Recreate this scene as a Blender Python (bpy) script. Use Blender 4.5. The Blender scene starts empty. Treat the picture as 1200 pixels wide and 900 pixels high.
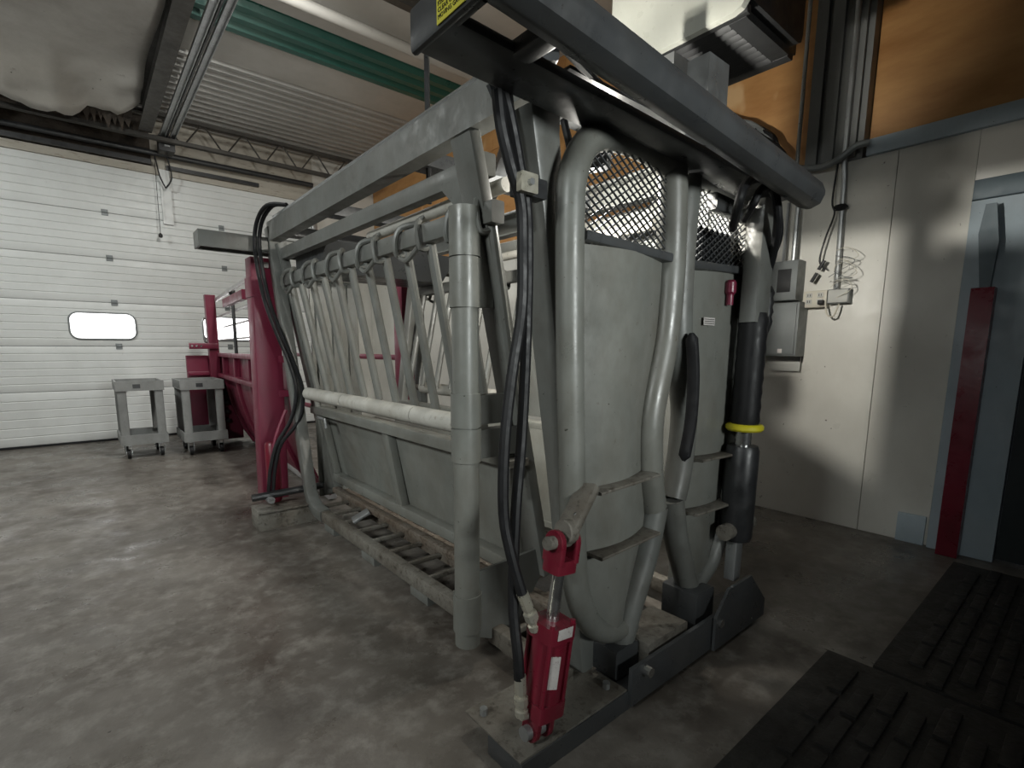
import bpy, bmesh, math, random
from mathutils import Vector, Matrix
random.seed(7)
S = bpy.context.scene
COL = S.collection

# ------------------------------------------------------------------ camera
cam_data = bpy.data.cameras.new('camera')
cam = bpy.data.objects.new('camera', cam_data)
COL.objects.link(cam)
right = Vector((0.773, -0.635, 0.002)); down = Vector((-0.0920, -0.1160, -0.9890)); fwd = Vector((0.628, 0.764, -0.148))
fwd.normalize(); right = (right - fwd * right.dot(fwd)).normalized(); down = fwd.cross(right)
cam.matrix_world = Matrix(((right.x, -down.x, -fwd.x, 0), (right.y, -down.y, -fwd.y, 0),
                           (right.z, -down.z, -fwd.z, 1.25), (0, 0, 0, 1)))
cam_data.sensor_width = 36
cam_data.lens = 589.5 * 36 / 1200
cam_data.shift_x = 0.0127
cam_data.shift_y = 0.0393
cam_data.clip_start = 0.05
S.camera = cam

# ------------------------------------------------------------------ world, exposure, strip and fill lights
world = bpy.data.worlds.new('world'); S.world = world
world.use_nodes = True
world.node_tree.nodes['Background'].inputs[0].default_value = (0.85, 0.93, 1.0, 1)
world.node_tree.nodes['Background'].inputs[1].default_value = 0.02
S.view_settings.view_transform = 'Standard'
S.view_settings.look = 'None'
S.view_settings.gamma = 1
S.view_settings.use_curve_mapping = False
S.view_settings.exposure = 0.35
S.cycles.max_bounces = 8
S.cycles.use_denoising = True

def area_light(name, loc, target, sx, sy, power, color):
    l = bpy.data.lights.new(name, 'AREA'); l.shape = 'RECTANGLE'; l.size = sx; l.size_y = sy
    l.energy = power; l.color = color
    o = bpy.data.objects.new(name, l); COL.objects.link(o); o.location = loc
    o.rotation_euler = (Vector(target) - Vector(loc)).to_track_quat('-Z', 'Y').to_euler()
    return o
# unseen fill behind the camera, added to brighten the head gate
rl = area_light('gate_fill', (0.9, -2.8, 1.75), (1.28, 1.1, 1.55), 0.8, 0.4, 8.5, (0.95, 1.0, 0.98))
rl.data.spread = math.radians(52)
fl = area_light('side_fill', (-2.8, 0.6, 2.9), (1.1, 2.9, 0.8), 1.2, 0.4, 19, (0.95, 1.0, 0.98))  # unseen fill added to brighten the chute's left side
fl.data.spread = math.radians(70)
# unseen fluorescent strip under the roof, above the back half of the chute
sl = area_light('strip_light', (1.40, 4.1, 4.16), (1.30, 6.8, 0), 0.22, 1.3, 90, (1.0, 0.99, 0.94))
sl.data.spread = math.radians(160)
area_light('bay_fill', (-1.5, 5.8, 4.05), (-.9, 7.4, 0), 0.22, 1.5, 120, (0.97, 1.0, 0.97))  # fill added out of view on the left to brighten the garage door

# ------------------------------------------------------------------ materials
def new_mat(name):
    m = bpy.data.materials.new(name); m.use_nodes = True
    nt = m.node_tree; b = nt.nodes['Principled BSDF']
    return m, nt, b

def noise(nt, scale, detail=6, rough=0.6, stretch=None, coord='Object'):
    t = nt.nodes.new('ShaderNodeTexCoord'); n = nt.nodes.new('ShaderNodeTexNoise')
    n.inputs['Scale'].default_value = scale; n.inputs['Detail'].default_value = detail; n.inputs['Roughness'].default_value = rough
    src = t.outputs[coord]
    g = nt.nodes.new('ShaderNodeNewGeometry'); src = g.outputs['Position']
    if stretch:
        mp = nt.nodes.new('ShaderNodeMapping'); mp.inputs['Scale'].default_value = stretch
        nt.links.new(src, mp.inputs['Vector']); src = mp.outputs['Vector']
    nt.links.new(src, n.inputs['Vector'])
    return n.outputs['Fac']

def ramp(nt, fac, p0, p1, c0=(0, 0, 0, 1), c1=(1, 1, 1, 1)):
    r = nt.nodes.new('ShaderNodeValToRGB')
    r.color_ramp.elements[0].position = p0; r.color_ramp.elements[1].position = p1
    r.color_ramp.elements[0].color = c0; r.color_ramp.elements[1].color = c1
    nt.links.new(fac, r.inputs['Fac']); return r.outputs['Color']

def mixc(nt, fac, a, b):
    m = nt.nodes.new('ShaderNodeMix'); m.data_type = 'RGBA'
    if isinstance(fac, (int, float)): m.inputs[0].default_value = fac
    else: nt.links.new(fac, m.inputs[0])
    for v, i in ((a, 6), (b, 7)):
        if isinstance(v, tuple): m.inputs[i].default_value = v
        else: nt.links.new(v, m.inputs[i])
    return m.outputs[2]

def c4(c): return (c[0], c[1], c[2], 1)

def worn(name, base, other, dirt, rough=0.45, metal=0.0, dirt_amt=(0.60, 0.75), bump=0.15, scale=7, stretch=None, spec=0.5, grime=0.0):
    """painted or bare surface: two tones of the base, dirt / chips by thresholded noise, varied gloss, fine relief"""
    m, nt, b = new_mat(name)
    tone = mixc(nt, ramp(nt, noise(nt, scale * 0.5, 5, stretch=stretch), 0.35, 0.65), c4(base), c4(other))
    chip = ramp(nt, noise(nt, scale * 3.1, 10, 0.72, stretch=stretch), dirt_amt[0], dirt_amt[1])
    col = mixc(nt, chip, tone, c4(dirt))
    if grime:
        g = ramp(nt, noise(nt, scale * .8, 9, .7, stretch=(1, 1, .55)), .42, .78)
        gm = nt.nodes.new('ShaderNodeMath'); gm.operation = 'MULTIPLY'; gm.inputs[1].default_value = grime
        nt.links.new(g, gm.inputs[0]); col = mixc(nt, gm.outputs[0], col, c4(dirt))
        fl = ramp(nt, noise(nt, scale * 9, 4, .6), .70, .74)
        col = mixc(nt, fl, col, c4(tuple(v * .35 for v in dirt)))
    nt.links.new(col, b.inputs['Base Color'])
    rr = ramp(nt, noise(nt, scale * 2, 6), 0.3, 0.7, (rough - .13,) * 3 + (1,), (rough + .14,) * 3 + (1,))
    nt.links.new(rr, b.inputs['Roughness'])
    b.inputs['Metallic'].default_value = metal
    b.inputs['Specular IOR Level'].default_value = spec
    if bump:
        bp = nt.nodes.new('ShaderNodeBump'); bp.inputs['Strength'].default_value = bump; bp.inputs['Distance'].default_value = 0.01
        nt.links.new(noise(nt, scale * 6, 6), bp.inputs['Height']); nt.links.new(bp.outputs['Normal'], b.inputs['Normal'])
    return m

M = {}
M['grey'] = worn('grey_paint', (.125, .131, .122), (.160, .164, .152), (.075, .062, .048), .42, dirt_amt=(.63, .74), bump=.06, grime=0.6)
M['grey_panel'] = worn('grey_panel_paint', (.150, .156, .142), (.185, .187, .168), (.085, .07, .05), .40, dirt_amt=(.64, .72), bump=.08, scale=5, grime=0.6)
M['grey_dark'] = worn('dark_grey_paint', (.046, .049, .052), (.060, .063, .065), (.05, .046, .04), .36, dirt_amt=(.66, .75), bump=.04, grime=0.4)
M['steel_dirty'] = worn('dirty_steel', (.20, .19, .165), (.12, .105, .085), (.05, .04, .03), .55, .1, (.52, .66), .35, 9, grime=0.5)
M['sill_rust'] = worn('rusted_sill', (.11, .085, .062), (.16, .14, .115), (.05, .03, .02), .65, .05, (.5, .64), .5, 11)
M['roller'] = worn('roller_grey', (.47, .46, .42), (.40, .39, .35), (.2, .17, .13), .45, .0, (.58, .70), .1, 9, grime=0.5)
M['chrome'] = worn('polished_rod', (.65, .65, .64), (.55, .55, .54), (.4, .38, .35), .22, .95, (.7, .8), 0)
M['fitting'] = worn('zinc_fitting', (.55, .52, .42), (.48, .46, .40), (.3, .25, .17), .35, .6, (.62, .75), .05, 30)
M['red'] = worn('red_paint', (.145, .009, .022), (.18, .012, .028), (.05, .018, .016), .33, dirt_amt=(.64, .75), bump=.05, grime=0.5)
M['red_barn'] = worn('magenta_red_paint', (.16, .014, .038), (.195, .02, .05), (.09, .03, .04), .42, dirt_amt=(.64, .76), bump=.06, scale=4, grime=0.5)
M['rail_silver'] = worn('silver_rail', (.50, .49, .48), (.42, .40, .40), (.2, .12, .12), .38, .5, (.62, .75), .05, 8)
M['rubber'] = worn('black_rubber', (.009, .009, .010), (.013, .013, .014), (.03, .027, .025), .5, spec=.3, dirt_amt=(.66, .8), bump=.03, scale=14)
M['black'] = worn('black_paint', (.016, .017, .018), (.022, .023, .025), (.045, .04, .036), .38, dirt_amt=(.66, .8), bump=.05, scale=8, grime=0.4)
M['mat'] = worn('rubber_floor_mat', (.014, .013, .012), (.02, .019, .017), (.05, .042, .034), .62, dirt_amt=(.60, .75), bump=.5, scale=12)
M['cart'] = worn('grey_cart_plastic', (.24, .245, .235), (.20, .205, .20), (.10, .095, .085), .55, dirt_amt=(.62, .76), bump=.12, scale=9, grime=0.5)
M['door_white'] = worn('white_door_steel', (.70, .715, .70), (.66, .675, .66), (.30, .28, .24), .42, dirt_amt=(.74, .80), bump=.03, scale=6, grime=0.12)
M['wall_white'] = worn('white_wall_board', (.66, .65, .60), (.60, .59, .54), (.36, .33, .27), .38, dirt_amt=(.70, .80), bump=.04, scale=3, grime=0.25)
M['blue_trim'] = worn('pale_blue_paint', (.40, .47, .52), (.34, .42, .47), (.25, .26, .26), .5, dirt_amt=(.66, .76), bump=.05, grime=0.3)
M['blue_dark'] = worn('slate_blue_paint', (.13, .17, .195), (.105, .14, .16), (.08, .09, .09), .55, dirt_amt=(.68, .78), bump=.05)
M['door_dark'] = worn('dark_door', (.03, .037, .04), (.036, .044, .047), (.05, .05, .05), .6, dirt_amt=(.7, .8), bump=.03)
M['post_grey'] = worn('grey_timber', (.20, .205, .20), (.15, .155, .15), (.08, .08, .078), .6, dirt_amt=(.60, .74), bump=.2, scale=6, stretch=(1, 1, .25))
M['galv'] = worn('galvanised_steel', (.42, .43, .43), (.34, .35, .35), (.2, .2, .19), .38, .75, (.6, .75), .05, 10)
M['box_grey'] = worn('grey_switch_box', (.20, .215, .215), (.17, .185, .185), (.10, .10, .10), .42, .2, (.66, .78), .04, 8, grime=0.3)
M['cover_light'] = worn('pale_box_cover', (.48, .48, .45), (.44, .44, .41), (.3, .29, .26), .5, dirt_amt=(.68, .78), bump=.03)
M['heater_white'] = worn('cream_heater_casing', (.62, .63, .56), (.57, .58, .52), (.34, .32, .26), .35, dirt_amt=(.72, .8), bump=.02, grime=0.2)
M['heater_dark'] = worn('dark_heater_grille', (.020, .021, .022), (.026, .027, .028), (.02, .02, .02), .5, dirt_amt=(.66, .78), bump=.03)
M['plastic_sheet'] = worn('vapour_barrier', (.50, .48, .44), (.42, .40, .36), (.20, .18, .15), .42, dirt_amt=(.62, .78), bump=.25, scale=2.2, grime=0.45)
M['insulation'] = worn('torn_insulation', (.04, .033, .027), (.07, .055, .042), (.12, .10, .08), .9, dirt_amt=(.58, .7), bump=.9, scale=9)
M['deck'] = worn('steel_roof_deck', (.40, .40, .385), (.34, .34, .325), (.22, .21, .19), .42, .25, (.64, .78), .05, 3, grime=0.35)
M['deck_white'] = worn('pale_roof_sheet', (.44, .43, .40), (.38, .37, .34), (.24, .22, .19), .5, .0, (.64, .78), .06, 2.5)
M['deck_green'] = worn('green_roof_sheet', (.012, .085, .066), (.016, .10, .078), (.02, .05, .04), .4, .1, (.68, .8), .04, 3)
M['joist'] = worn('dark_joist_steel', (.05, .047, .042), (.075, .07, .062), (.14, .12, .10), .55, .3, (.6, .74), .15, 9)
M['wall_header'] = worn('dirty_header_board', (.46, .43, .37), (.38, .35, .29), (.12, .09, .06), .6, dirt_amt=(.55, .72), bump=.15, scale=4, stretch=(.5, 1, 2))
M['yellow'] = worn('yellow_plastic', (.62, .56, .02), (.55, .48, .02), (.3, .25, .03), .45, dirt_amt=(.68, .8), bump=.1, scale=20)
M['label_white'] = worn('white_sticker', (.55, .52, .50), (.48, .45, .43), (.2, .14, .13), .5, dirt_amt=(.56, .7), bump=0, scale=40)
M['label_yellow'] = worn('yellow_sticker', (.62, .57, .05), (.56, .52, .05), (.3, .27, .05), .45, dirt_amt=(.7, .8), bump=0, scale=25)
M['ink'] = worn('black_ink', (.012, .012, .01), (.015, .015, .012), (.02, .02, .02), .6, bump=0)
M['outlet'] = worn('ivory_outlet', (.60, .57, .48), (.55, .52, .44), (.3, .27, .2), .4, dirt_amt=(.68, .8), bump=0, scale=20)

def plywood():
    m, nt, b = new_mat('plywood')
    f = noise(nt, 2.6, 8, .62, stretch=(1, .55, 1.9))
    col = ramp(nt, f, .30, .72, (.36, .165, .05, 1), (.60, .33, .125, 1))
    knots = ramp(nt, noise(nt, 3.3, 2, .4, stretch=(1, 1.2, .8)), .66, .74)
    col = mixc(nt, knots, col, (.62, .40, .20, 1))
    nt.links.new(col, b.inputs['Base Color']); b.inputs['Roughness'].default_value = .55
    return m
M['plywood'] = plywood()

def concrete():
    m, nt, b = new_mat('concrete_floor')
    big = noise(nt, .9, 8, .65)
    col = mixc(nt, ramp(nt, big, .38, .62), (.072, .060, .049, 1), (.165, .149, .130, 1))
    fine = noise(nt, 9, 10, .7)
    col = mixc(nt, ramp(nt, fine, .48, .80), col, (.25, .235, .21, 1))
    stain = ramp(nt, noise(nt, 2.3, 6, .6, stretch=(1.4, .8, 1)), .56, .72)
    st = nt.nodes.new('ShaderNodeMath'); st.operation = 'MULTIPLY'; st.inputs[1].default_value = .7
    nt.links.new(stain, st.inputs[0])
    col = mixc(nt, st.outputs[0], col, (.045, .035, .028, 1))
    spots = ramp(nt, noise(nt, 16, 3, .5), .74, .78)
    col = mixc(nt, spots, col, (.03, .025, .02, 1))
    nt.links.new(col, b.inputs['Base Color'])
    rr = ramp(nt, noise(nt, 3.2, 7, .6), .38, .64, (.24,) * 3 + (1,), (.62,) * 3 + (1,))
    nt.links.new(rr, b.inputs['Roughness'])
    bp = nt.nodes.new('ShaderNodeBump'); bp.inputs['Strength'].default_value = .22; bp.inputs['Distance'].default_value = .01
    nt.links.new(noise(nt, 22, 9, .65), bp.inputs['Height']); nt.links.new(bp.outputs['Normal'], b.inputs['Normal'])
    return m
M['concrete'] = concrete()

def emit(name, col, power):
    m, nt, b = new_mat(name)
    b.inputs['Emission Color'].default_value = c4(col); b.inputs['Emission Strength'].default_value = power
    b.inputs['Base Color'].default_value = (.8, .8, .8, 1)
    return m
M['daylight_pane'] = emit('daylit_pane', (1, 1, 1), 3.0)
M['lamp_glow'] = emit('lamp_lens', (1, .97, .88), 30.0)

# ------------------------------------------------------------------ mesh helpers
def profile_rect(w, h, r=0.006, seg=2):
    r = min(r, w * .45, h * .45); pts = []
    for cx, cy, a0 in ((w/2-r, h/2-r, 0), (-w/2+r, h/2-r, 90), (-w/2+r, -h/2+r, 180), (w/2-r, -h/2+r, 270)):
        for k in range(seg + 1):
            a = math.radians(a0 + 90 * k / seg); pts.append((cx + r * math.cos(a), cy + r * math.sin(a)))
    return pts
def profile_circle(r, n=12):
    return [(r * math.cos(2*math.pi*k/n), r * math.sin(2*math.pi*k/n)) for k in range(n)]

def sweep(bm, pts, prof, up=(0, 0, 1), closed=False, caps=True, scales=None):
    """sweep a closed profile along a polyline; profile x lies along 'side', y along 'up'"""
    P = [Vector(p) for p in pts]; n = len(P); rings = []
    upv = Vector(up)
    prev_u = None
    for i in range(n):
        if closed: d = P[(i+1) % n] - P[i-1]
        elif i == 0: d = P[1] - P[0]
        elif i == n-1: d = P[-1] - P[-2]
        else: d = (P[i+1] - P[i]).normalized() + (P[i] - P[i-1]).normalized()
        if d.length < 1e-9: d = P[min(i+1, n-1)] - P[max(i-1, 0)]
        d.normalize()
        ref = prev_u if prev_u is not None else upv
        u = ref - d * ref.dot(d)
        if u.length < 1e-4:
            ref = Vector((1, 0, 0)) if abs(d.x) < .9 else Vector((0, 1, 0)); u = ref - d * ref.dot(d)
        u.normalize(); prev_u = u
        s = d.cross(u)
        k = 1.0
        if 0 < i < n-1 and not closed:
            c = (P[i+1]-P[i]).normalized().dot((P[i]-P[i-1]).normalized()); k = 1/max(.6, math.sqrt((1+c)/2))
        sc = scales[i] if scales else 1.0
        rings.append([bm.verts.new(P[i] + s * (x*sc) + u * (y*sc)) for x, y in prof])
    m = len(prof)
    rng = range(n if closed else n-1)
    for i in rng:
        a, b2 = rings[i], rings[(i+1) % n]
        for j in range(m):
            bm.faces.new((a[j], a[(j+1) % m], b2[(j+1) % m], b2[j]))
    if caps and not closed:
        bm.faces.new(rings[0][::-1]); bm.faces.new(rings[-1])

def smooth_path(pts, sub=5):
    """Catmull-Rom through the points"""
    P = [Vector(p) for p in pts]; out = []
    for i in range(len(P)-1):
        p0 = P[max(i-1, 0)]; p1 = P[i]; p2 = P[i+1]; p3 = P[min(i+2, len(P)-1)]
        for k in range(sub):
            t = k / sub
            out.append(.5*((2*p1) + (p2-p0)*t + (2*p0-5*p1+4*p2-p3)*t*t + (3*p1-p0-3*p2+p3)*t**3))
    out.append(P[-1]); return out

def tube(bm, pts, r, n=12, smooth=0, closed=False):
    if smooth: pts = smooth_path(pts, smooth)
    sweep(bm, pts, profile_circle(r, n), closed=closed)
def bar(bm, p, q, w, h, up=(0, 0, 1), r=.006):
    sweep(bm, [p, q], profile_rect(w, h, r), up)
def box(bm, x0, x1, y0, y1, z0, z1, r=.004):
    bar(bm, ((x0+x1)/2, y0, (z0+z1)/2), ((x0+x1)/2, y1, (z0+z1)/2), abs(x1-x0), abs(z1-z0), (0, 0, 1), r)
def prism(bm, poly, vec):
    """extrude a planar polygon (list of 3D points) by vec"""
    v = Vector(vec); a = [bm.verts.new(Vector(p)) for p in poly]; b = [bm.verts.new(Vector(p) + v) for p in poly]
    n = len(a); bm.faces.new(a[::-1]); bm.faces.new(b)
    for i in range(n): bm.faces.new((a[i], a[(i+1) % n], b[(i+1) % n], b[i]))
def lathe(bm, base, axis, prof, n=16):
    """prof: list of (distance along axis, radius)"""
    ax = Vector(axis).normalized(); b0 = Vector(base)
    pts = [b0 + ax*d for d, r in prof]
    ref = Vector((0, 0, 1)) if abs(ax.z) < .9 else Vector((1, 0, 0))
    u = (ref - ax*ref.dot(ax)).normalized(); s = ax.cross(u); rings = []
    for p, (d, r) in zip(pts, prof):
        rings.append([bm.verts.new(p + u*(r*math.cos(2*math.pi*k/n)) + s*(r*math.sin(2*math.pi*k/n))) for k in range(n)])
    for a, b in zip(rings, rings[1:]):
        for k in range(n): bm.faces.new((a[k], a[(k+1) % n], b[(k+1) % n], b[k]))
    bm.faces.new(rings[0][::-1]); bm.faces.new(rings[-1])

WORLD = {}
def obj(name, bm, mat, parent=None, label=None, kind=None, sharp=35):
    bmesh.ops.recalc_face_normals(bm, faces=bm.faces)
    lim = math.radians(sharp)
    for f in bm.faces: f.smooth = True
    for e in bm.edges:
        if len(e.link_faces) == 2 and e.calc_face_angle(0) > lim: e.smooth = False
    xs = [v.co for v in bm.verts]
    c = Vector([(min(v[i] for v in xs) + max(v[i] for v in xs))/2 for i in range(3)])
    if parent is None: c.z = min(v.z for v in xs)
    bmesh.ops.translate(bm, verts=bm.verts, vec=-c)
    me = bpy.data.meshes.new(name); bm.to_mesh(me); bm.free()
    me.materials.append(M[mat])
    o = bpy.data.objects.new(name, me); COL.objects.link(o)
    o.location = c - (WORLD[parent.name] if parent else Vector())
    if parent: o.parent = parent
    WORLD[o.name] = c
    if label: o['label'] = label
    if kind: o['kind'] = kind
    return o
def thing(name, label, cat, loc, group=None, kind=None):
    o = bpy.data.objects.new(name, None); COL.objects.link(o); o.location = loc; o.empty_display_size = .1
    WORLD[o.name] = Vector(loc)
    if label: o['label'] = label
    if cat: o['category'] = cat
    if group: o['group'] = group
    if kind: o['kind'] = kind
    return o
def tag(o, label, cat, group=None):
    o['label'] = label; o['category'] = cat
    if group: o['group'] = group
    return o
def new(): return bmesh.new()
def B(name, mat, parent, *a, **k):
    bm = new(); box(bm, *a); return obj(name, bm, mat, parent, **k)
def BAR(name, mat, parent, p, q, w, h, up=(0, 0, 1), r=.006, **k):
    bm = new(); bar(bm, p, q, w, h, up, r); return obj(name, bm, mat, parent, **k)
def TUBE(name, mat, parent, pts, r, n=12, smooth=0, **k):
    bm = new(); tube(bm, pts, r, n, smooth); return obj(name, bm, mat, parent, **k)
def copy_tree(o, parent=None, delta=None):
    c = o.copy(); COL.objects.link(c)
    if parent: c.parent = parent
    if delta is not None: c.location = Vector(o.location) + Vector(delta)
    for ch in list(o.children): copy_tree(ch, c)
    return c
def text_mesh(bm, body, size, origin, xdir, ydir, depth=.0008):
    """solid letters laid on a plane spanned by xdir / ydir"""
    cu = bpy.data.curves.new('lettering', 'FONT'); cu.body = body; cu.size = size; cu.extrude = 0; cu.align_x = 'LEFT'
    cu.resolution_u = 2
    o = bpy.data.objects.new('lettering', cu); COL.objects.link(o)
    dg = bpy.context.evaluated_depsgraph_get(); me = bpy.data.meshes.new_from_object(o.evaluated_get(dg))
    X = Vector(xdir).normalized(); Y = Vector(ydir).normalized(); Z = X.cross(Y)
    t = bmesh.new(); t.from_mesh(me)
    g = bmesh.ops.extrude_face_region(t, geom=list(t.faces))
    vs = [v for v in g['geom'] if isinstance(v, bmesh.types.BMVert)]
    bmesh.ops.translate(t, verts=vs, vec=(0, 0, depth))
    for v in t.verts: v.co = Vector(origin) + X*v.co.x + Y*v.co.y + Z*v.co.z
    m2 = bpy.data.meshes.new('lettering'); t.to_mesh(m2); t.free()
    bm.from_mesh(m2); bpy.data.meshes.remove(m2); bpy.data.meshes.remove(me)
    bpy.data.objects.remove(o); bpy.data.curves.remove(cu)
# ------------------------------------------------------------------ the setting
floor = B('floor', 'concrete', None, -7, 4.6, -3.2, 8.75, -.12, 0, .001, kind='structure')

# right wall: white boards below, ledge, plywood sheets above
wr = thing('wall_right', None, None, (4.16, 3, 0), kind='structure')
edges = [-3.2, -2.62, -1.40, -.18, .30]
for y0, y1 in ((.64, 1.02), (1.02, 2.24), (2.24, 3.46), (3.46, 4.68), (4.68, 5.90), (5.90, 7.12), (7.12, 8.6)):
    B('wall_board', 'wall_white', wr, 4.10, 4.20, y0 + .002, y1 - .002, 0, 2.5, .004)
for y0, y1 in ((-3.2, -1.8), (-1.8, -.8)):
    B('wall_board', 'wall_white', wr, 4.10, 4.20, y0 + .002, y1 - .002, 0, 2.5, .004)
B('wall_board', 'wall_white', wr, 4.10, 4.20, -.798, .64, 2.22, 2.5, .004)
for y0, y1 in ((-3.2, -1.22), (-1.22, 0.0), (0.0, 1.22), (1.56, 2.80), (2.80, 4.02), (4.02, 5.24), (5.24, 6.46), (6.46, 7.68), (7.68, 8.6)):
    B('plywood_sheet', 'plywood', wr, 4.20, 4.23, y0 + .003, y1 - .003, 2.5, 3.70, .002)
    B('plywood_sheet', 'plywood', wr, 4.20, 4.23, y0 + .003, y1 - .003, 3.705, 4.45, .002)
bm = new()
box(bm, 4.10, 4.235, 1.22, 1.56, 2.5, 4.45, .004)
obj('post', bm, 'post_grey', wr)
for y in (1.29, 1.42, 1.52):
    B('batten', 'post_grey', wr, 4.065, 4.099, y - .035, y + .035, 2.52, 4.4, .004)
B('trim_1', 'blue_trim', None, 4.07, 4.22, -3.2, 1.19, 2.50, 2.60, .004, kind='structure')
B('trim_2', 'wall_white', None, 4.09, 4.22, 1.57, 8.6, 2.50, 2.53, .004, kind='structure')
B('baseboard_right', 'blue_trim', None, 4.075, 4.098, .655, .80, 0, .19, .003, kind='structure')
# doorway in the right wall, near the photographer
d2 = thing('door_2', None, None, (4.16, .2, 0), kind='structure')
B('door_casing', 'blue_trim', d2, 4.06, 4.2, .33, .635, 0, 2.10, .006)
B('door_casing', 'blue_dark', d2, 4.06, 4.2, -.79, .635, 2.105, 2.215, .006)
B('door_leaf', 'door_dark', d2, 4.12, 4.17, -.79, .325, .01, 2.10, .004)

# back wall and the sectional garage door
B('wall_back', 'wall_white', None, 3.15, 4.6, 8.62, 8.75, 0, 4.45, .002, kind='structure')
B('trim_3', 'wall_header', None, .97, 3.15, 8.62, 8.75, 3.60, 4.45, .002, kind='structure')
B('trim_6', 'insulation', None, -7, .968, 8.62, 8.75, 3.60, 4.45, .002, kind='structure')
B('trim_4', 'wall_header', None, -7, 3.3, 8.56, 8.615, 3.585, 3.68, .003, kind='structure')
B('wall_left', 'wall_white', None, -7.15, -7, -3.2, 8.75, 0, 4.45, .002, kind='structure')
d1 = thing('door_1', None, None, (.4, 8.62, 0), kind='structure')
zs = [.025, .70, 1.274, 1.85, 2.425, 3.0, 3.60]
for k in range(6):
    z0, z1 = zs[k] + .003, zs[k+1] - .003
    prof = [(8.60, z0), (8.592, z0 + .02)]
    n = 6
    for i in range(1, n):
        z = z0 + (z1 - z0) * i / n
        prof += [(8.592, z - .009), (8.599, z), (8.592, z + .009)]
    prof += [(8.592, z1 - .02), (8.60, z1), (8.64, z1), (8.64, z0)]
    bm = new(); prism(bm, [(-7, y, z) for y, z in prof], (10.15, 0, 0))
    obj('door_section', bm, 'door_white', d1)
B('bottom_seal', 'rubber', d1, -7, 3.15, 8.585, 8.64, .0005, .026, .004)
hin = None
for z in zs[1:-1]:
    for X in (-2.35, -.98, .40, 1.76, 3.02):
        bm = new()
        box(bm, X-.035, X+.035, 8.583, 8.591, z-.038, z-.006, .002); box(bm, X-.035, X+.035, 8.583, 8.591, z+.006, z+.038, .002)
        tube(bm, [(X-.03, 8.58, z), (X+.03, 8.58, z)], .008, 8)
        obj('hinge', bm, 'box_grey', d1)
def rrect(cx, cz, w, h, r, y, n=6):
    out = []
    for sx, sz, a0 in ((1, 1, 0), (-1, 1, 90), (-1, -1, 180), (1, -1, 270)):
        for k in range(n+1):
            a = math.radians(a0 + 90*k/n)
            out.append((cx + sx*(w/2-r) + r*math.cos(a), y, cz + sz*(h/2-r) + r*math.sin(a)))
    return out
for cx in (-1.2, .26, 1.76):
    bm = new(); sweep(bm, rrect(cx, 1.54, .70, .34, .10, 8.584), profile_rect(.022, .022, .006), (0, 1, 0), closed=True)
    f = obj('window_frame', bm, 'box_grey', d1)
    bm = new(); prism(bm, rrect(cx, 1.54, .685, .325, .095, 8.580), (0, .008, 0)); obj('pane', bm, 'daylight_pane', f)
TUBE('torsion_tube', 'black', d1, [(-7, 8.48, 3.83), (3.1, 8.48, 3.83)], .035, 10)
B('lift_bar', 'black', d1, -7, .95, 8.50, 8.55, 3.69, 3.75, .004)
B('lift_bar', 'black', d1, 1.12, 2.3, 8.50, 8.55, 3.66, 3.71, .004)
BAR('door_track', 'galv', d1, (3.12, 8.54, .1), (3.12, 8.54, 3.75), .08, .05, (0, 1, 0))

# roof underside: steel deck, green deck, pale sheets
ce = thing('ceiling', None, None, (0, 3, 4.3), kind='structure')
B('roof_board', 'deck_white', ce, -7.1, 4.6, -3.2, 8.75, 4.45, 4.52, .002)
def deck(x0, x1, y0, y1, z, pitch, depth, mat):
    n = int(round((y1-y0)/pitch)); p = (y1-y0)/n; lo = []
    for i in range(n):
        y = y0 + i*p
        lo += [(y, z+depth), (y+p*.28, z+depth), (y+p*.42, z), (y+p*.80, z), (y+p*.94, z+depth)]
    lo.append((y1, z+depth))
    bm = new(); prof = lo + [(y1, z+depth+.012), (y0, z+depth+.012)]
    prism(bm, [(x0, y, zz) for y, zz in prof], (x1-x0, 0, 0))
    return obj('roof_deck_sheet', bm, mat, ce, sharp=20)
deck(.98, 4.2, 6.45, 8.6, 4.28, .155, .045, 'deck')
deck(-7, .97, 5.25, 8.6, 4.30, .155, .045, 'deck')
B('roof_sheet', 'deck_white', ce, .98, 4.2, 5.84, 6.445, 4.29, 4.32, .003)
deck(.98, 4.2, 5.24, 5.83, 4.27, .20, .05, 'deck_green')
B('roof_sheet', 'deck_white', ce, .98, 4.2, 3.2, 5.235, 4.30, 4.33, .003)
B('roof_sheet', 'deck_white', ce, -7, .97, -3.2, 5.245, 4.31, 4.34, .003)
B('roof_sheet', 'deck_white', ce, .98, 4.2, -3.2, 3.195, 4.31, 4.34, .003)
for y in (2.2, 4.3):
    B('purlin', 'joist', ce, -7, 4.2, y-.04, y+.04, 4.20, 4.30, .004)

# open-web roof joist in front of the door head
jo = thing('roof_joist', 'dark open-web steel roof joist with zigzag rods above the garage door', 'joist', (1.2, 8.1, 3.86))
for z, nm in ((4.19, 'top_chord'), (3.90, 'bottom_chord')):
    bm = new(); box(bm, -7, 4.1, 8.06, 8.095, z-.022, z+.022, .003); box(bm, -7, 4.1, 8.105, 8.14, z-.022, z+.022, .003)
    obj(nm, bm, 'joist', jo)
x = -3.2
while x < 4.0:
    TUBE('web_rod', 'joist', jo, [(x, 8.1, 3.9), (x+.21, 8.1, 4.19)], .011, 6)
    TUBE('web_rod', 'joist', jo, [(x+.24, 8.1, 4.19), (x+.45, 8.1, 3.9)], .011, 6)
    x += .50

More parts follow.
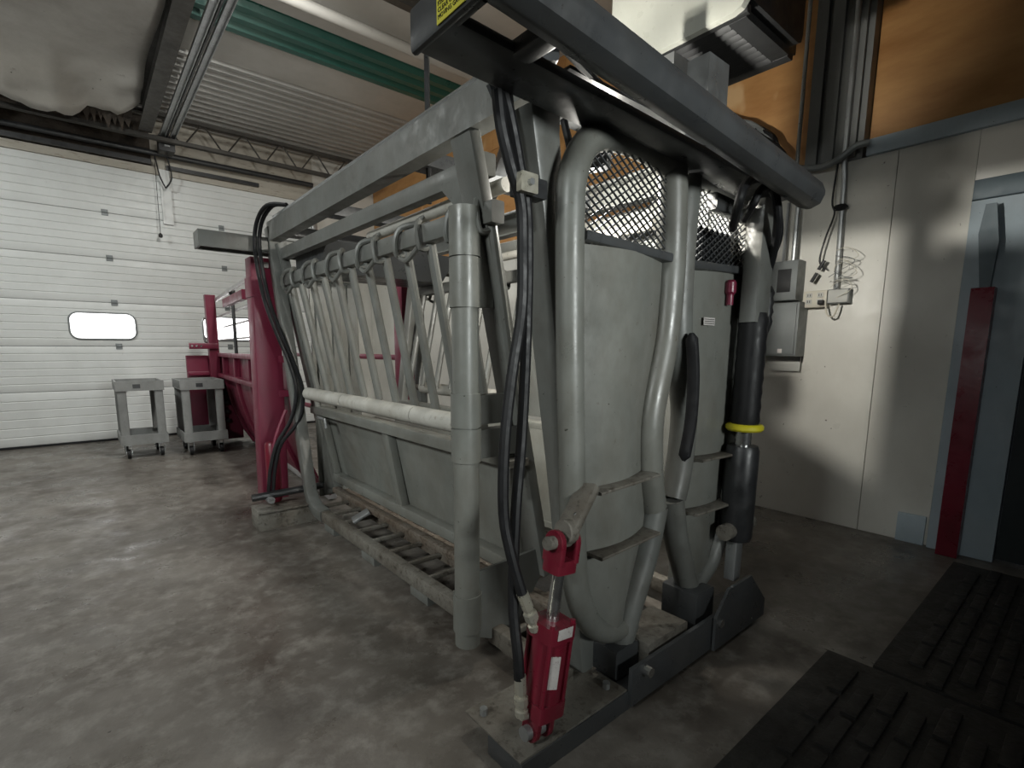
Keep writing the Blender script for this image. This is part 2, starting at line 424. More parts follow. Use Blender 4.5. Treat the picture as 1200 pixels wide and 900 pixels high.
# rail of the door operator
op = thing('door_operator_rail', 'long silver double ceiling track of the garage door opener beside a dark beam', 'rail', (1.12, 6, 3.93))
for X in (1.055, 1.165):
    bm = new(); box(bm, X-.032, X+.032, 2.2, 8.25, 3.955, 3.965, .002); box(bm, X-.032, X-.024, 2.2, 8.25, 3.93, 3.956, .002); box(bm, X+.024, X+.032, 2.2, 8.25, 3.93, 3.956, .002)
    obj('rail', bm, 'galv', op)
B('chain', 'black', op, 1.10, 1.12, 2.2, 8.25, 3.94, 3.97, .004)
B('carriage', 'black', op, 1.02, 1.20, 8.18, 8.36, 3.80, 3.99, .01)
for z in (3.86, 3.92): TUBE('bolt', 'galv', op, [(1.08, 8.17, z), (1.14, 8.17, z)], .014, 8)
B('door_arm', 'door_white', op, 1.04, 1.16, 8.555, 8.58, 2.95, 3.66, .004)
for X, zz in ((1.03, 3.36), (1.17, 3.38)):
    TUBE('hanging_cable', 'rubber', op, [(X-.04, 8.42, 3.80), (X, 8.45, 3.55), (1.09, 8.46, 3.40)], .009, 6, 4)
TUBE('release_cord', 'rubber', op, [(.99, 8.45, 3.80), (.985, 8.46, 3.3), (.98, 8.46, 2.80)], .004, 6)
lathe_bm = new(); lathe(lathe_bm, (.98, 8.46, 2.80), (0, 0, -1), [(0, .008), (.02, .024), (.05, .024), (.06, .008)], 10); obj('cord_handle', lathe_bm, 'rubber', op)
bm = new(); box(bm, .80, .94, 1.5, 8.05, 4.24, 4.25, .002); box(bm, .80, .94, 1.5, 8.05, 3.93, 3.94, .002); box(bm, .862, .878, 1.5, 8.05, 3.94, 4.24, .002)
tag(obj('steel_beam', bm, 'joist'), 'dark steel beam along the ceiling left of the silver track', 'beam')
TUBE('trim_5', 'deck_white', None, [(1.2, 4.86, 4.22), (4.19, 4.86, 4.22)], .05, 12, kind='structure')

# torn vapour barrier hanging under the roof, left
def sheet(name, x0, x1, y0, nx, ny, zf, yend, mat, th):
    bm = new(); g = []
    for i in range(nx+1):
        x = x0 + (x1-x0)*i/nx; ye = yend(x); row = []
        for j in range(ny+1):
            y = y0 + (ye-y0)*j/ny
            row.append(bm.verts.new((x, y, zf(x, y, ye))))
        g.append(row)
    for i in range(nx):
        for j in range(ny): bm.faces.new((g[i][j], g[i+1][j], g[i+1][j+1], g[i][j+1]))
    o = obj(name, bm, mat, None, sharp=80)
    md = o.modifiers.new('thickness', 'SOLIDIFY'); md.thickness = th
    return o
rnd = random.Random(3)
jag = [rnd.uniform(-1, 1) for _ in range(400)]
def n1(t):
    i = math.floor(t); f = t - i; f = f*f*(3-2*f)
    return jag[i % 400]*(1-f) + jag[(i+1) % 400]*f
def vb_end(x): return 7.72 + .16*n1(x*2.1+3) + .10*n1(x*6.3) + .05*n1(x*17)
def vb_z(x, y, ye):
    t = max(0, 1-(ye-y)/.95)
    return 4.10 + .05*math.sin(y*2.1+x*.4) + .035*n1(x*1.6+y*1.1+20) + .02*n1(x*4+y*3.1+50) - .26*t**1.6*min(1, max(.15, (.80-x)/.7)) + .07*t*n1(x*3.1+9) + .03*math.sin(y*11+x*2)*t
o = sheet('plastic_ceiling_sheet', -6.9, .795, 2.6, 110, 60, vb_z, vb_end, 'plastic_sheet', .004)
tag(o, 'sagging whitish plastic sheet with torn edge under the roof at upper left', 'plastic sheet')
def ins_end(x): return 8.02 + .03*n1(x*5+70)
def ins_z(x, y, ye): return 4.20 - .20*abs(n1(x*3.3+y*2+100)) - .06*abs(n1(x*9+y*7)) 
o = sheet('torn_insulation', -6.9, .74, 7.90, 120, 8, ins_z, ins_end, 'insulation', .03)
tag(o, 'dark ragged insulation hanging behind the torn plastic sheet', 'insulation')
rg = new()
for k in range(7):
    x = .30 + .065*k; zz = 4.02 - .05*abs(n1(k*3.3)); w = .04 + .02*abs(n1(k*1.7))
    prism(rg, [(x-w, 7.80+.02*k % .07, 4.2), (x+w, 7.83, 4.2), (x+w*.7, 7.86, zz), (x, 7.87, zz-.11-.08*abs(n1(k*7.1))), (x-w*.8, 7.84, zz-.03)], (0, .012, 0))
tag(obj('torn_insulation_strips', rg, 'insulation'), 'brown torn strips dangling beside the ceiling track', 'insulation')
# ------------------------------------------------------------------ the squeeze chute
XC = 1.68
ch = thing('squeeze_chute', 'large grey steel cattle squeeze chute with barred sides filling the middle of the room', 'cattle chute', (1.68, 2.4, 0))
def side_x(z): return 1.09 + (1.95 - z)*.235            # plane of the leaning squeeze side
for sd in (0, 1):
    def m(p): return p if sd == 0 else (2*XC - p[0], p[1], p[2])
    def P(name, mat, p, q, w, h, up=(0, 0, 1), r=.006, **k): return BAR(name, mat, k.pop('par', ch), m(p), m(q), w, h, up, r, **k)
    def T(name, mat, pts, r, n=12, smooth=0, **k): return TUBE(name, mat, k.pop('par', ch), [m(p) for p in pts], r, n, smooth, **k)
    def BX(name, mat, x0, x1, *a, **k):
        if sd: x0, x1 = 2*XC - x1, 2*XC - x0
        return B(name, mat, k.pop('par', ch), x0, x1, *a, **k)
    # outer frame: base rail, feet, rear post, top channel
    bm = new(); sweep(bm, [m(p) for p in [(1.105, 3.86, 2.08), (1.198, 3.63, .22), (1.204, 3.59, .145), (1.212, 3.51, .100), (1.22, 3.40, .0875)]], profile_rect(.078, .085, .010), (0, -1, 0))
    obj('rear_post', bm, 'grey', ch)
    BX('base_rail', 'steel_dirty', 1.19, 1.25, 1.10, 3.40, .05, .125, .008)
    for y in (2.00, 2.59, 3.2): BX('foot', 'grey', 1.195, 1.275, y, y + .17, .0005, .055, .004)
    bm = new(); xo = 1.075
    pr = [(xo, 0, 1.985), (xo, 0, 2.115), (xo+.075, 0, 2.115), (xo+.075, 0, 2.107), (xo+.008, 0, 2.107), (xo+.008, 0, 1.993), (xo+.075, 0, 1.993), (xo+.075, 0, 1.985)]
    prism(bm, [m((x, 1.18, z)) for x, y, z in pr], (0, 2.68, 0)); obj('top_channel', bm, 'grey', ch)
    T('top_pipe', 'galv', [(xo+.022, 1.2, 2.13), (xo+.022, 3.75, 2.13)], .014, 8)
    # squeeze side
    P('side_rail', 'grey', (1.155, 1.46, 1.885), (1.155, 3.86, 1.90), .055, .075)
    bm = new(); sweep(bm, [m((side_x(1.97)-.005, 1.50, 1.97)), m((side_x(1.55), 1.50, 1.55)), m((side_x(.28), 1.52, .28))], profile_rect(.05, .115), (0, -1, 0))
    obj('side_post', bm, 'grey', ch)
    P('side_post', 'grey', (1.14, 3.80, 1.97), (1.43, 3.72, .18), .06, .09, (0, -1, 0))
    bm = new(); prism(bm, [m(p) for p in [(1.115, 1.55, 1.86), (1.115, 1.72, 1.86), (1.13, 1.55, 1.70)]], (.012 if sd == 0 else -.012, 0, 0)); obj('gusset', bm, 'grey', ch)
    P('hook_bar', 'grey', (1.145, 1.40, 1.715), (1.145, 3.80, 1.715), .055, .075)
    T('upper_pipe', 'roller', [(1.225, 1.45, 1.83), (1.225, 2.55, 1.83)], .026, 12)
    for y in (2.0, 2.42): P('pipe_bracket', 'grey', (1.16, y, 1.76), (1.235, y, 1.86), .05, .012)
    # drop bars: each a leaning tube with a bent loop over the hook bar, in pairs
    for k in range(12):
        y = 1.45 + .20*k
        b = T('drop_bar', 'grey', [(1.150, y, 1.70), (1.30, y + .012, .96)], .0215, 10)
        if k % 2 == 0:
            T('hook_loop', 'grey', [(1.155, y, 1.665), (1.105, y, 1.655), (1.095, y + .01, 1.72), (1.115, y + .03, 1.765), (1.15, y + .10, 1.775), (1.115, y + .17, 1.765), (1.095, y + .19, 1.72), (1.105, y + .2, 1.655), (1.155, y + .2, 1.665)], .0125, 8, 4, par=b)
            T('loop_strap', 'grey', [(1.105, y + .02, 1.66), (1.10, y + .10, 1.62), (1.11, y + .18, 1.64)], .011, 8, 3, par=b)
    # roller tube, kick panel with frame
    for y0, y1 in ((1.60, 2.10), (2.106, 2.95), (2.956, 3.60)):
        T('roller_tube', 'roller', [(1.215, y0, .935), (1.215, y1, .935)], .044, 16)
    T('roller_axle', 'steel_dirty', [(1.215, 3.58, .935), (1.215, 3.86, .935)], .022, 10)
    P('panel_rail', 'grey_panel', (1.325, 1.50, .80), (1.325, 3.80, .80), .075, .06)
    P('panel_rail', 'grey_panel', (1.43, 1.50, .285), (1.43, 3.74, .285), .075, .06)
    for y in (2.66, 3.70): P('panel_upright', 'grey_panel', (1.34, y, .78), (1.43, y, .30), .05, .075, (0, -1, 0))
    bm = new(); prism(bm, [m(p) for p in [(1.365, 1.50, .79), (1.365, 3.76, .79), (1.465, 3.70, .28), (1.465, 1.50, .28)]], (.006 if sd == 0 else -.006, 0, .001)); obj('kick_sheet', bm, 'grey_panel', ch)
    P('sill_bar', 'sill_rust', (1.40, 1.3, .19), (1.40, 3.66, .19), .05, .04)
    P('sill_bar', 'sill_rust', (1.47, 1.3, .13), (1.47, 3.66, .13), .06, .10)
    for k in range(11): P('sill_cross_bar', 'steel_dirty', (1.24, 1.42 + .21*k, .118), (1.44, 1.42 + .21*k, .118), .025, .025)
    T('latch_pin', 'galv', [(1.27, 3.60, .76), (1.27, 3.46, .76), (1.27, 3.44, .70)], .011, 8)
    P('latch_plate', 'galv', (1.27, 3.05, .135), (1.37, 3.02, .19), .10, .02)
    # front column of the head gate frame with flared head
    bm = new(); sweep(bm, [m((1.070, 1.165, 1.93)), m((1.085, 1.165, 1.86)), m((1.128, 1.165, 1.66)), m((1.172, 1.165, 1.36)), m((1.250, 1.16, .84)), m((1.345, 1.15, .079))], profile_rect(.095, .11, .012), (0, -1, 0), scales=[1.35, 1.15, 1.0, 1.0, .96, .85])
    obj('front_column', bm, 'grey', ch)
    bm = new(); prism(bm, [m(p) for p in [(.985, 1.14, 1.945), (.90, 1.14, 1.945), (1.0, 1.14, 1.80), (1.03, 1.14, 1.62)]], (0, .012, 0)); obj('gusset', bm, 'grey_dark', ch)
    # bump post in front of the side, with two sleeves on brackets
    if sd == 0:
        g = T('guard_post', 'grey_panel', [(1.075, 1.50, .10), (1.075, 1.50, 1.735)], .049, 18)
        for z0, z1 in ((1.395, 1.565), (1.57, 1.735), (.965, 1.09), (.835, .96), (.16, .31)):
            TUBE('sleeve', 'grey_panel', g, [(1.075, 1.50, z0), (1.075, 1.50, z1)], .056, 18)
        for z0, z1, x1 in ((1.40, 1.735, side_x(1.55)), (.97, 1.08, side_x(1.0)), (.84, .95, side_x(.9))):
            B('bracket_plate', 'grey', g, 1.10, x1, 1.475, 1.525, z0, z1, .008)
        bm = new(); prism(bm, [(1.10, 1.49, .385), (1.46, 1.49, .40), (1.46, 1.49, .27), (1.33, 1.49, .10), (1.24, 1.49, .055), (1.10, 1.49, .12)], (0, .014, 0)); obj('bracket_plate', bm, 'grey', g)
        B('hinge_block', 'steel_dirty', ch, 1.23, 1.34, 1.44, 1.50, .79, .82, .004)
        TUBE('hinge_pin', 'galv', ch, [(1.22, 1.43, .80), (1.22, 1.43, .72)], .009, 8)

# rear cross frame
def channel_x(name, mat, x0, x1, y, z0, z1, d):
    bm = new(); t = .01
    pr = [(y, z0), (y, z1), (y+d, z1), (y+d, z0), (y+d-t, z0), (y+d-t, z1-t), (y+t, z1-t), (y+t, z0)]
    prism(bm, [(x0, a, b) for a, b in pr], (x1-x0, 0, 0)); return obj(name, bm, mat, ch)
rb = channel_x('rear_beam', 'grey', .66, 2.72, 3.83, 1.905, 2.01, .16)
B('end_plate', 'grey', rb, .645, .66, 3.83, 3.99, 1.905, 2.01, .003)
for y in (1.9, 2.9, 3.6): B('cross_member', 'grey_dark', ch, 1.16, 2.20, y, y+.10, 2.0, 2.06, .006)
bm = new(); prism(bm, [(1.21, 3.70, 1.74), (1.21, 3.30, 1.74), (1.21, 3.10, 1.90), (1.21, 3.70, 1.90)], (.94, 0, 0)); obj('tail_gate_housing', bm, 'grey_dark', ch)
tg = B('tail_gate', 'grey_panel', ch, 1.30, 1.66, 3.72, 3.735, .14, 1.74, .003)
for X in (1.36, 1.48, 1.60): B('tail_gate_rib', 'grey', tg, X-.03, X+.03, 3.69, 3.719, .16, 1.72, .005)
B('floor_pan', 'mat', ch, 1.50, 1.86, 1.2, 3.7, .06, .10, .004)
for k in range(12): B('floor_cleat', 'sill_rust', ch, 1.50, 1.86, 1.35 + .19*k, 1.38 + .19*k, .10, .122, .003)
# far-side sheet, its slanted top added to cast the diagonal wall shadow
bm = new(); prism(bm, [(2.07, 1.60, .85), (2.07, 2.30, .85), (2.07, 2.30, 1.86), (2.07, 2.0, 1.72), (2.07, 1.60, 1.50)], (.012, 0, 0)); obj('shadow_sheet', bm, 'grey', ch)

bm = new(); prism(bm, [(2.20, 1.14, .30), (2.20, 1.60, .30), (2.20, 1.60, 1.745), (2.20, 1.14, 1.51)], (.01, 0, 0)); obj('shadow_shield', bm, 'grey', ch)  # sheet added so its sloped edge shadows the lower right wall
B('shadow_web', 'grey', ch, 2.205, 2.215, 1.225, 1.275, .30, 2.03, .002)  # added strip, blocks the lamp from the near part of the right wall

# overhead head-gate beam: two rolled members joined by end plates, open slot between
def tilt(x): return -.030*(x - .65)
bb = BAR('overhead_beam', 'grey_dark', ch, (.645, .995, 1.915), (2.28, .985, 1.915 + tilt(2.28)), .145, .028, (0, 0, 1), .010)
BAR('rear_flange', 'grey_dark', bb, (.645, 1.06, 1.955), (2.28, 1.05, 1.955 + tilt(2.28)), .018, .10, (0, 0, 1), .006)
BAR('front_beam', 'grey_dark', bb, (.640, .808, 1.945), (2.17, .80, 1.822), .098, .098, (0, 0, 1), .042)
BAR('end_plate', 'grey_dark', bb, (.635, .775, 1.942), (.635, 1.07, 1.942), .02, .092, (0, 0, 1), .010)
B('end_web', 'grey_dark', bb, .645, .660, .84, .935, 1.901, 1.93, .005)
B('slot_web', 'grey_dark', bb, .80, .86, .84, .935, 1.895, 1.93, .008)
lab = B('caution_sticker', 'label_yellow', bb, .6225, .6245, .862, .960, 1.903, 1.967, .0005, label='yellow caution sticker with black lettering')
bm = new()
text_mesh(bm, 'CAUTION', .0195, (.6223, .957, 1.949), (0, -1, 0), (0, 0, 1))
for i, s in enumerate(('KEEP HANDS', 'CLEAR OF', 'MOVING GATE')):
    text_mesh(bm, s, .0125, (.6223, .955, 1.936 - .0125*i), (0, -1, 0), (0, 0, 1))
obj('lettering', bm, 'ink', lab)
# uprights standing on the beam under the heater
for X, y, z0, z1 in ((2.09, 1.40, 2.046, 2.52), (1.68, 1.0, 1.93, 2.215)):
    bm = new()
    prism(bm, [(X, y-.04, z0), (X+.13, y-.04, z0), (X+.13, y+.04, z0), (X+.122, y+.04, z0), (X+.122, y-.032, z0), (X+.008, y-.032, z0), (X+.008, y+.04, z0), (X, y+.04, z0)], (0, 0, z1-z0)); obj('upright', bm, 'galv', bb)
B('lamp_stop_plate', 'grey_dark', ch, 1.14, 2.26, 1.075, 1.345, 2.035, 2.045, .002)  # plate added over the lamp to keep its light off the right plywood
BAR('tie_arm', 'grey_dark', ch, (1.03, 1.05, 2.04), (2.2, 2.9, 2.10), .06, .06)

# head gate halves: bent tube frames with bulged sheet, screen and shelf ribs
GY = 1.05
loop = [(1.61, 1.875), (1.50, 1.893), (1.40, 1.897), (1.27, 1.882), (1.185, 1.835), (1.140, 1.755), (1.128, 1.64), (1.139, 1.27), (1.161, .876), (1.178, .60), (1.205, .44), (1.275, .31), (1.38, .245), (1.50, .235)]
stan = [(1.632, 1.90), (1.650, 1.70), (1.655, 1.49), (1.637, 1.28), (1.590, 1.10), (1.568, .97), (1.585, .78), (1.618, .66)]
stan2 = [(1.63, .66), (1.578, .481), (1.508, .332), (1.454, .197), (1.446, .10)]
def sheetY(bm, xl, xr, zs, y0, bulge, th=.006, n=8):
    """vertical sheet between left and right outlines, bulged towards -Y"""
    rows = []
    for z in zs:
        a, b = xl(z), xr(z)
        rows.append([(a + (b-a)*i/n, y0 - bulge*math.sin(math.pi*i/n)) for i in range(n+1)])
    F = [[bm.verts.new((x, y, z)) for x, y in r] for r, z in zip(rows, zs)]
    K = [[bm.verts.new((x, y+th, z)) for x, y in r] for r, z in zip(rows, zs)]
    for G, flip in ((F, 0), (K, 1)):
        for i in range(len(zs)-1):
            for j in range(n):
                q = (G[i][j], G[i][j+1], G[i+1][j+1], G[i+1][j]); bm.faces.new(q if not flip else q[::-1])
    for i in range(len(zs)-1):
        bm.faces.new((F[i][0], F[i+1][0], K[i+1][0], K[i][0])); bm.faces.new((F[i][n], K[i][n], K[i+1][n], F[i+1][n]))
    for j in range(n):
        bm.faces.new((F[0][j], K[0][j], K[0][j+1], F[0][j+1])); bm.faces.new((F[-1][j], F[-1][j+1], K[-1][j+1], K[-1][j]))
def interp(path):
    p = sorted([(z, x) for x, z in path])
    def f(z):
        if z <= p[0][0]: return p[0][1]
        for (z0, x0), (z1, x1) in zip(p, p[1:]):
            if z <= z1: return x0 + (x1-x0)*(z-z0)/(z1-z0)
        return p[-1][1]
    return f
GC = 1.702
for sd in (0, 1):
    mm = (lambda x: x) if sd == 0 else (lambda x: 2*GC - x)
    yy = GY if sd == 0 else GY + .02
    fr = TUBE('gate_frame', 'grey_panel' if sd == 0 else 'grey', ch, [(mm(x), yy, z) for x, z in loop], .043, 14, 4)
    TUBE('neck_bar', 'grey_panel' if sd == 0 else 'grey', fr, [(mm(x), yy, z) for x, z in stan], .052, 14, 4)
    TUBE('neck_bar', 'grey', fr, [(mm(x), yy, z) for x, z in stan2], .050, 14, 4)
    L = interp([(1.128, 1.64), (1.139, 1.27), (1.161, .876), (1.178, .60), (1.205, .44), (1.275, .30)])
    R = interp(stan + [(1.600, .56), (1.56, .45), (1.50, .30)])
    bm = new(); zz = [.27, .33, .45, .6, .7, .8, .9, 1.0, 1.1, 1.2, 1.3, 1.4, 1.5, 1.56]
    if sd == 0: sheetY(bm, lambda z: L(z), lambda z: R(z) - .02, zz, yy + .01, .045)
    else: sheetY(bm, lambda z: mm(R(z) - .02), lambda z: mm(L(z)), zz, yy + .01, .03)
    obj('gate_sheet', bm, 'grey_panel', fr)
    for z in (.80, .58):
        x0, x1 = L(z) + .05, R(z) - .045
        BAR('shelf_rib', 'steel_dirty', fr, (mm(x0), yy - .035, z), (mm(x1), yy - .035, z + .01), .085, .012)
    BAR('screen_sill', 'grey_dark', fr, (mm(1.165), yy - .01, 1.58), (mm(1.615), yy - .01, 1.565), .05, .03)
    # expanded-metal screen: two families of slanting strands
    bm = new()
    def inside(x, z):
        if x < 1.165 or x > 1.615 or z < 1.50 or z > 1.865: return False
        if z < 1.57 and (x > 1.50 or x < 1.20 or z < 1.50 + abs(x - 1.36)*.3): return False
        if x < 1.27 and z > 1.76 and math.hypot(x-1.27, z-1.76) > .11: return False
        return True
    for d in (1, -1):
        c = -2.2
        while c < 4.6:
            seg = None; last = None
            for k in range(0, 60):
                x = 1.15 + .48*k/59; z = c + d*(x-1.15)*.62
                if inside(x, z):
                    if seg is None: seg = (x, z)
                    last = (x, z)
                elif seg:
                    if last and last[0]-seg[0] > .01: bar(bm, (mm(seg[0]), yy + .006*d, seg[1]), (mm(last[0]), yy + .006*d, last[1]), .004, .006, (0, 1, 0), .0005)
                    seg = None
            if seg and last and last[0]-seg[0] > .01: bar(bm, (mm(seg[0]), yy + .006*d, seg[1]), (mm(last[0]), yy + .006*d, last[1]), .004, .006, (0, 1, 0), .0005)
            c += .0255
    obj('mesh_screen', bm, 'grey_dark', fr, kind='stuff')
# worn rubber guard on the right neck bar, white sticker
bm = new(); sweep(bm, smooth_path([(1.735, 1.0, 1.31), (1.752, .992, 1.15), (1.752, .992, .98), (1.730, 1.0, .83)], 5), profile_rect(.030, .045, .012), (0, -1, 0), scales=[.35] + [1]*14 + [.25])
obj('neck_guard', bm, 'rubber', ch)
st = B('sticker', 'label_white', ch, 1.90, 1.985, 1.0455, 1.0475, 1.345, 1.375, .0004, label='small pale sticker on the right gate sheet')
bm = new()
for z in (1.352, 1.360, 1.368): box(bm, 1.905, 1.98, 1.0442, 1.0452, z-.0012, z+.0012, .0002)
obj('print_line', bm, 'ink', st)
# behind the right half: dark slide box
B('slide_box', 'black', ch, 1.87, 2.14, 1.08, 1.20, 1.48, 1.72, .01)
# bottom of the head gate
fb = B('base_beam', 'grey_dark', ch, .862, 2.34, .945, 1.10, .0005, .07, .006)
B('base_plate', 'steel_dirty', fb, .862, 1.36, .95, 1.22, .0705, .078, .002)
B('base_lip', 'grey_dark', fb, 1.36, 2.32, .93, .945, .02, .16, .003)
B('tread_block', 'steel_dirty', fb, 1.50, 1.76, .96, 1.12, .071, .185, .008)
B('pivot_block', 'grey_dark', fb, 1.36, 1.49, 1.0, 1.14, .079, .19, .012)
B('pivot_block', 'grey_dark', fb, 1.86, 2.0, .98, 1.14, .071, .25, .012)
for X in (1.43, 1.93): TUBE('pivot_bolt', 'chrome', fb, [(X, .90, .135), (X, .945, .135)], .018, 10)
for X, y in ((.90, 1.17), (1.31, 1.0)): TUBE('anchor_bolt', 'galv', fb, [(X, y, .078), (X, y, .10)], .013, 8)
bm = new(); prism(bm, [(1.90, .925, .02), (2.36, .925, .02), (2.36, .925, .10), (2.2, .925, .26), (2.0, .925, .26), (1.90, .925, .16)], (0, -.012, 0)); obj('side_plate', bm, 'grey_dark', fb)
BAR('inner_post', 'sill_rust', ch, (1.64, 1.28, .09), (1.66, 1.28, .72), .07, .07, (0, 1, 0))
bm = new(); bar(bm, (1.185, 1.0, .825), (1.052, .966, .722), .036, .072, (0, -1, 0), .012); lathe(bm, (1.034, .966, .722), (1, 0, -.13), [(0, .034), (.004, .038), (.032, .038), (.036, .034)], 16); obj('lug', bm, 'steel_dirty', ch)

# left hydraulic cylinder, red, standing on the base plate
A = Vector((.965, .985, .125)); Bt = Vector((1.040, .965, .72)); ax = (Bt - A).normalized()
def at(t): return A + ax*t
Ln = (Bt - A).length
sd_ = ax.cross(Vector((0, 1, 0))).normalized()
bm = new(); lathe(bm, at(.06), ax, [(0, .054), (.26, .054)], 20)
cyl = obj('hydraulic_cylinder', bm, 'red', ch, label='red hydraulic cylinder at the left foot of the head gate')
for t, h in ((.045, .05), (.285, .05)):
    bm = new(); bar(bm, at(t), at(t + h), *(.110, .110), (0, -1, 0), .016); obj('end_cap', bm, 'red', cyl)
for u, v in ((1, 1), (-1, 1), (1, -1), (-1, -1)):
    o2 = sd_*(.043*u) + ax.cross(sd_).normalized()*(.043*v)
    TUBE('tie_rod', 'red', cyl, [at(.05) + o2, at(.345) + o2], .008, 8)
bm = new(); lathe(bm, at(.335), ax, [(0, .019), (.165, .019)], 16); obj('piston_rod', bm, 'chrome', cyl)
bm = new(); bar(bm, at(.485), at(.525), .085, .07, (0, -1, 0), .014); w = ax.cross(sd_).normalized()
for s in (1, -1):
    bar(bm, at(.515) + sd_*(.031*s), at(.575) + sd_*(.031*s), .020, .074, (0, -1, 0), .004)
    lathe(bm, at(.575) + sd_*(.021*s), sd_*s, [(0, .034), (.003, .0365), (.017, .0365), (.020, .034)], 16)
obj('clevis', bm, 'red', cyl)
TUBE('clevis_pin', 'steel_dirty', cyl, [at(.575) - sd_*.062, at(.575) + sd_*.066], .020, 14)
TUBE('pin_clip', 'chrome', cyl, smooth_path([at(.60) - sd_*.05, at(.64) - sd_*.065, at(.655) - sd_*.04, at(.63) - sd_*.03], 4), .004, 6)
bm = new()
for s in (1, -1):
    bar(bm, at(.055) + sd_*(.027*s), at(-.01) + sd_*(.027*s), .020, .066, (0, -1, 0), .004)
    lathe(bm, at(-.01) + sd_*(.017*s), sd_*s, [(0, .030), (.003, .0325), (.017, .0325), (.020, .030)], 16)
obj('base_clevis', bm, 'red', cyl)
TUBE('base_pin', 'galv', cyl, [at(-.01) - sd_*.05, at(-.01) + sd_*.058], .021, 14)
bm = new()
lbl = A + ax*.19 - Vector((0, 1, 0))*.048 - sd_*.004
nrm = Vector((-.45, -.89, 0)).normalized(); tx = ax; ty = nrm.cross(ax).normalized()
cN = at(.20) + nrm*.0555
bar(bm, cN - ax*.05, cN + ax*.05, .04, .002, nrm, .0005); lb = obj('label', bm, 'label_white', cyl, label='worn white maker label running up the red barrel')
cT = at(.315) + Vector((0, -1, 0))*.0575
bm = new(); bar(bm, cT - ax*.016, cT + ax*.016, .06, .002, (0, -1, 0), .0005); obj('label', bm, 'label_white', cyl, label='small white label on the top cap')
# hoses to the left cylinder
def fitting(p, d, par, s=1.0):
    bm = new(); lathe(bm, p, d, [(0, .016*s), (.05*s, .016*s), (.052*s, .012*s), (.062*s, .012*s), (.064*s, .019*s), (.085*s, .019*s), (.088*s, .013*s), (.10*s, .013*s), (.102*s, .018*s), (.118*s, .018*s), (.12*s, .012*s)], 10)
    return obj('hose_fitting', bm, 'fitting', par)
h1 = TUBE('hydraulic_hose', 'rubber', ch, [(.872, 1.07, 1.895), (.886, 1.07, 1.812), (.922, 1.07, 1.716), (.956, 1.07, 1.637), (.963, 1.07, 1.504), (.960, 1.07, 1.352), (.926, 1.07, 1.177), (.896, 1.065, .986), (.885, 1.055, .787), (.895, 1.03, .66), (.915, 1.005, .55)], .0165, 10, 4)
fitting((.914, 1.006, .557), (.34, -.1, -.94), ch, 1.1)
fitting((.955, .985, .445), (.95, -.1, -.15), ch, .7)
h2 = TUBE('hydraulic_hose', 'rubber', ch, [(.900, 1.075, 1.895), (.927, 1.075, 1.822), (.960, 1.08, 1.724), (.988, 1.085, 1.641), (.996, 1.085, 1.507), (.990, 1.08, 1.353), (.984, 1.08, 1.176), (.968, 1.075, .978), (.935, 1.06, .777), (.905, 1.035, .53), (.89, .995, .38), (.887, .985, .31)], .0165, 10, 4)
fitting((.89, .985, .32), (.06, 0, -1), ch, 1.1)
fitting((.895, .985, .185), (1, -.05, -.2), ch, .7)
hc = B('hose_clamp', 'fitting', ch, .925, .985, 1.035, 1.055, 1.66, 1.71, .004)
TUBE('clamp_bolt', 'galv', hc, [(.955, 1.025, 1.685), (.955, 1.036, 1.685)], .009, 8)
B('clamp_back', 'black', hc, .94, 1.04, 1.056, 1.10, 1.66, 1.71, .004)
for pts in ([(1.12, 1.30, 1.94), (1.17, 1.25, 1.86), (1.28, 1.22, 1.84), (1.40, 1.25, 1.92)], [(1.25, 1.2, 1.97), (1.27, 1.18, 1.80), (1.24, 1.25, 1.62)], [(1.2, 1.0, 2.05), (1.45, 1.02, 2.02), (1.7, 1.1, 2.06), (1.9, 1.3, 2.12)], [(.98, 1.0, 2.04), (1.3, 1.1, 2.05), (1.6, 1.2, 2.08), (1.8, 1.5, 2.14)]):
    TUBE('hydraulic_hose', 'rubber', ch, pts, .012, 8, 5)
TUBE('hanger_rod', 'black', ch, [(1.20, 1.93, 1.86), (1.20, 1.93, 2.60)], .012, 8)
TUBE('hydraulic_hose', 'galv', ch, [(1.22, 1.62, 1.76), (1.20, 1.60, 1.90), (1.13, 1.52, 1.97), (1.10, 1.46, 1.98)], .009, 8, 5)

# right hydraulic cylinder, black
CA = Vector((2.165, .985, .22)); CB = Vector((2.19, .98, 1.85))
def rt(z): f = (z-.22)/1.63; return CA + (CB-CA)*f
bm = new(); lathe(bm, rt(.42), CB-CA, [(0, .062), (.02, .068), (.40, .068), (.42, .06)], 20); cr = obj('hydraulic_cylinder', bm, 'black', ch, label='black hydraulic cylinder at the right side of the head gate')
bm = new(); lathe(bm, rt(.93), CB-CA, [(0, .052), (.02, .058), (.05, .055), (.08, .058), (.11, .055), (.14, .058), (.17, .055), (.20, .058), (.23, .055), (.26, .058), (.29, .055), (.32, .058), (.35, .055), (.38, .058), (.41, .055), (.44, .058), (.47, .05)], 16); obj('rod_boot', bm, 'rubber', cr)
bm = new(); bar(bm, rt(1.36), rt(1.84), .125, .075, (0, -1, 0), .015); obj('mount_channel', bm, 'grey', cr)
bm = new(); lathe(bm, rt(.83), CB-CA, [(0, .033), (.10, .033)], 16); obj('piston_rod', bm, 'chrome', cr)
bm = new(); lathe(bm, rt(.905), CB-CA, [(0, .068), (.008, .076), (.022, .076), (.03, .068)], 18); obj('yellow_ring', bm, 'yellow', cr, label='yellow plastic ring below the black boot')
bm = new(); bar(bm, rt(.235), rt(.42), .06, .05, (0, -1, 0), .006); obj('lower_link', bm, 'galv', cr)
TUBE('trunnion', 'steel_dirty', cr, [(2.06, .985, .47), (2.30, .985, .47)], .035, 14)
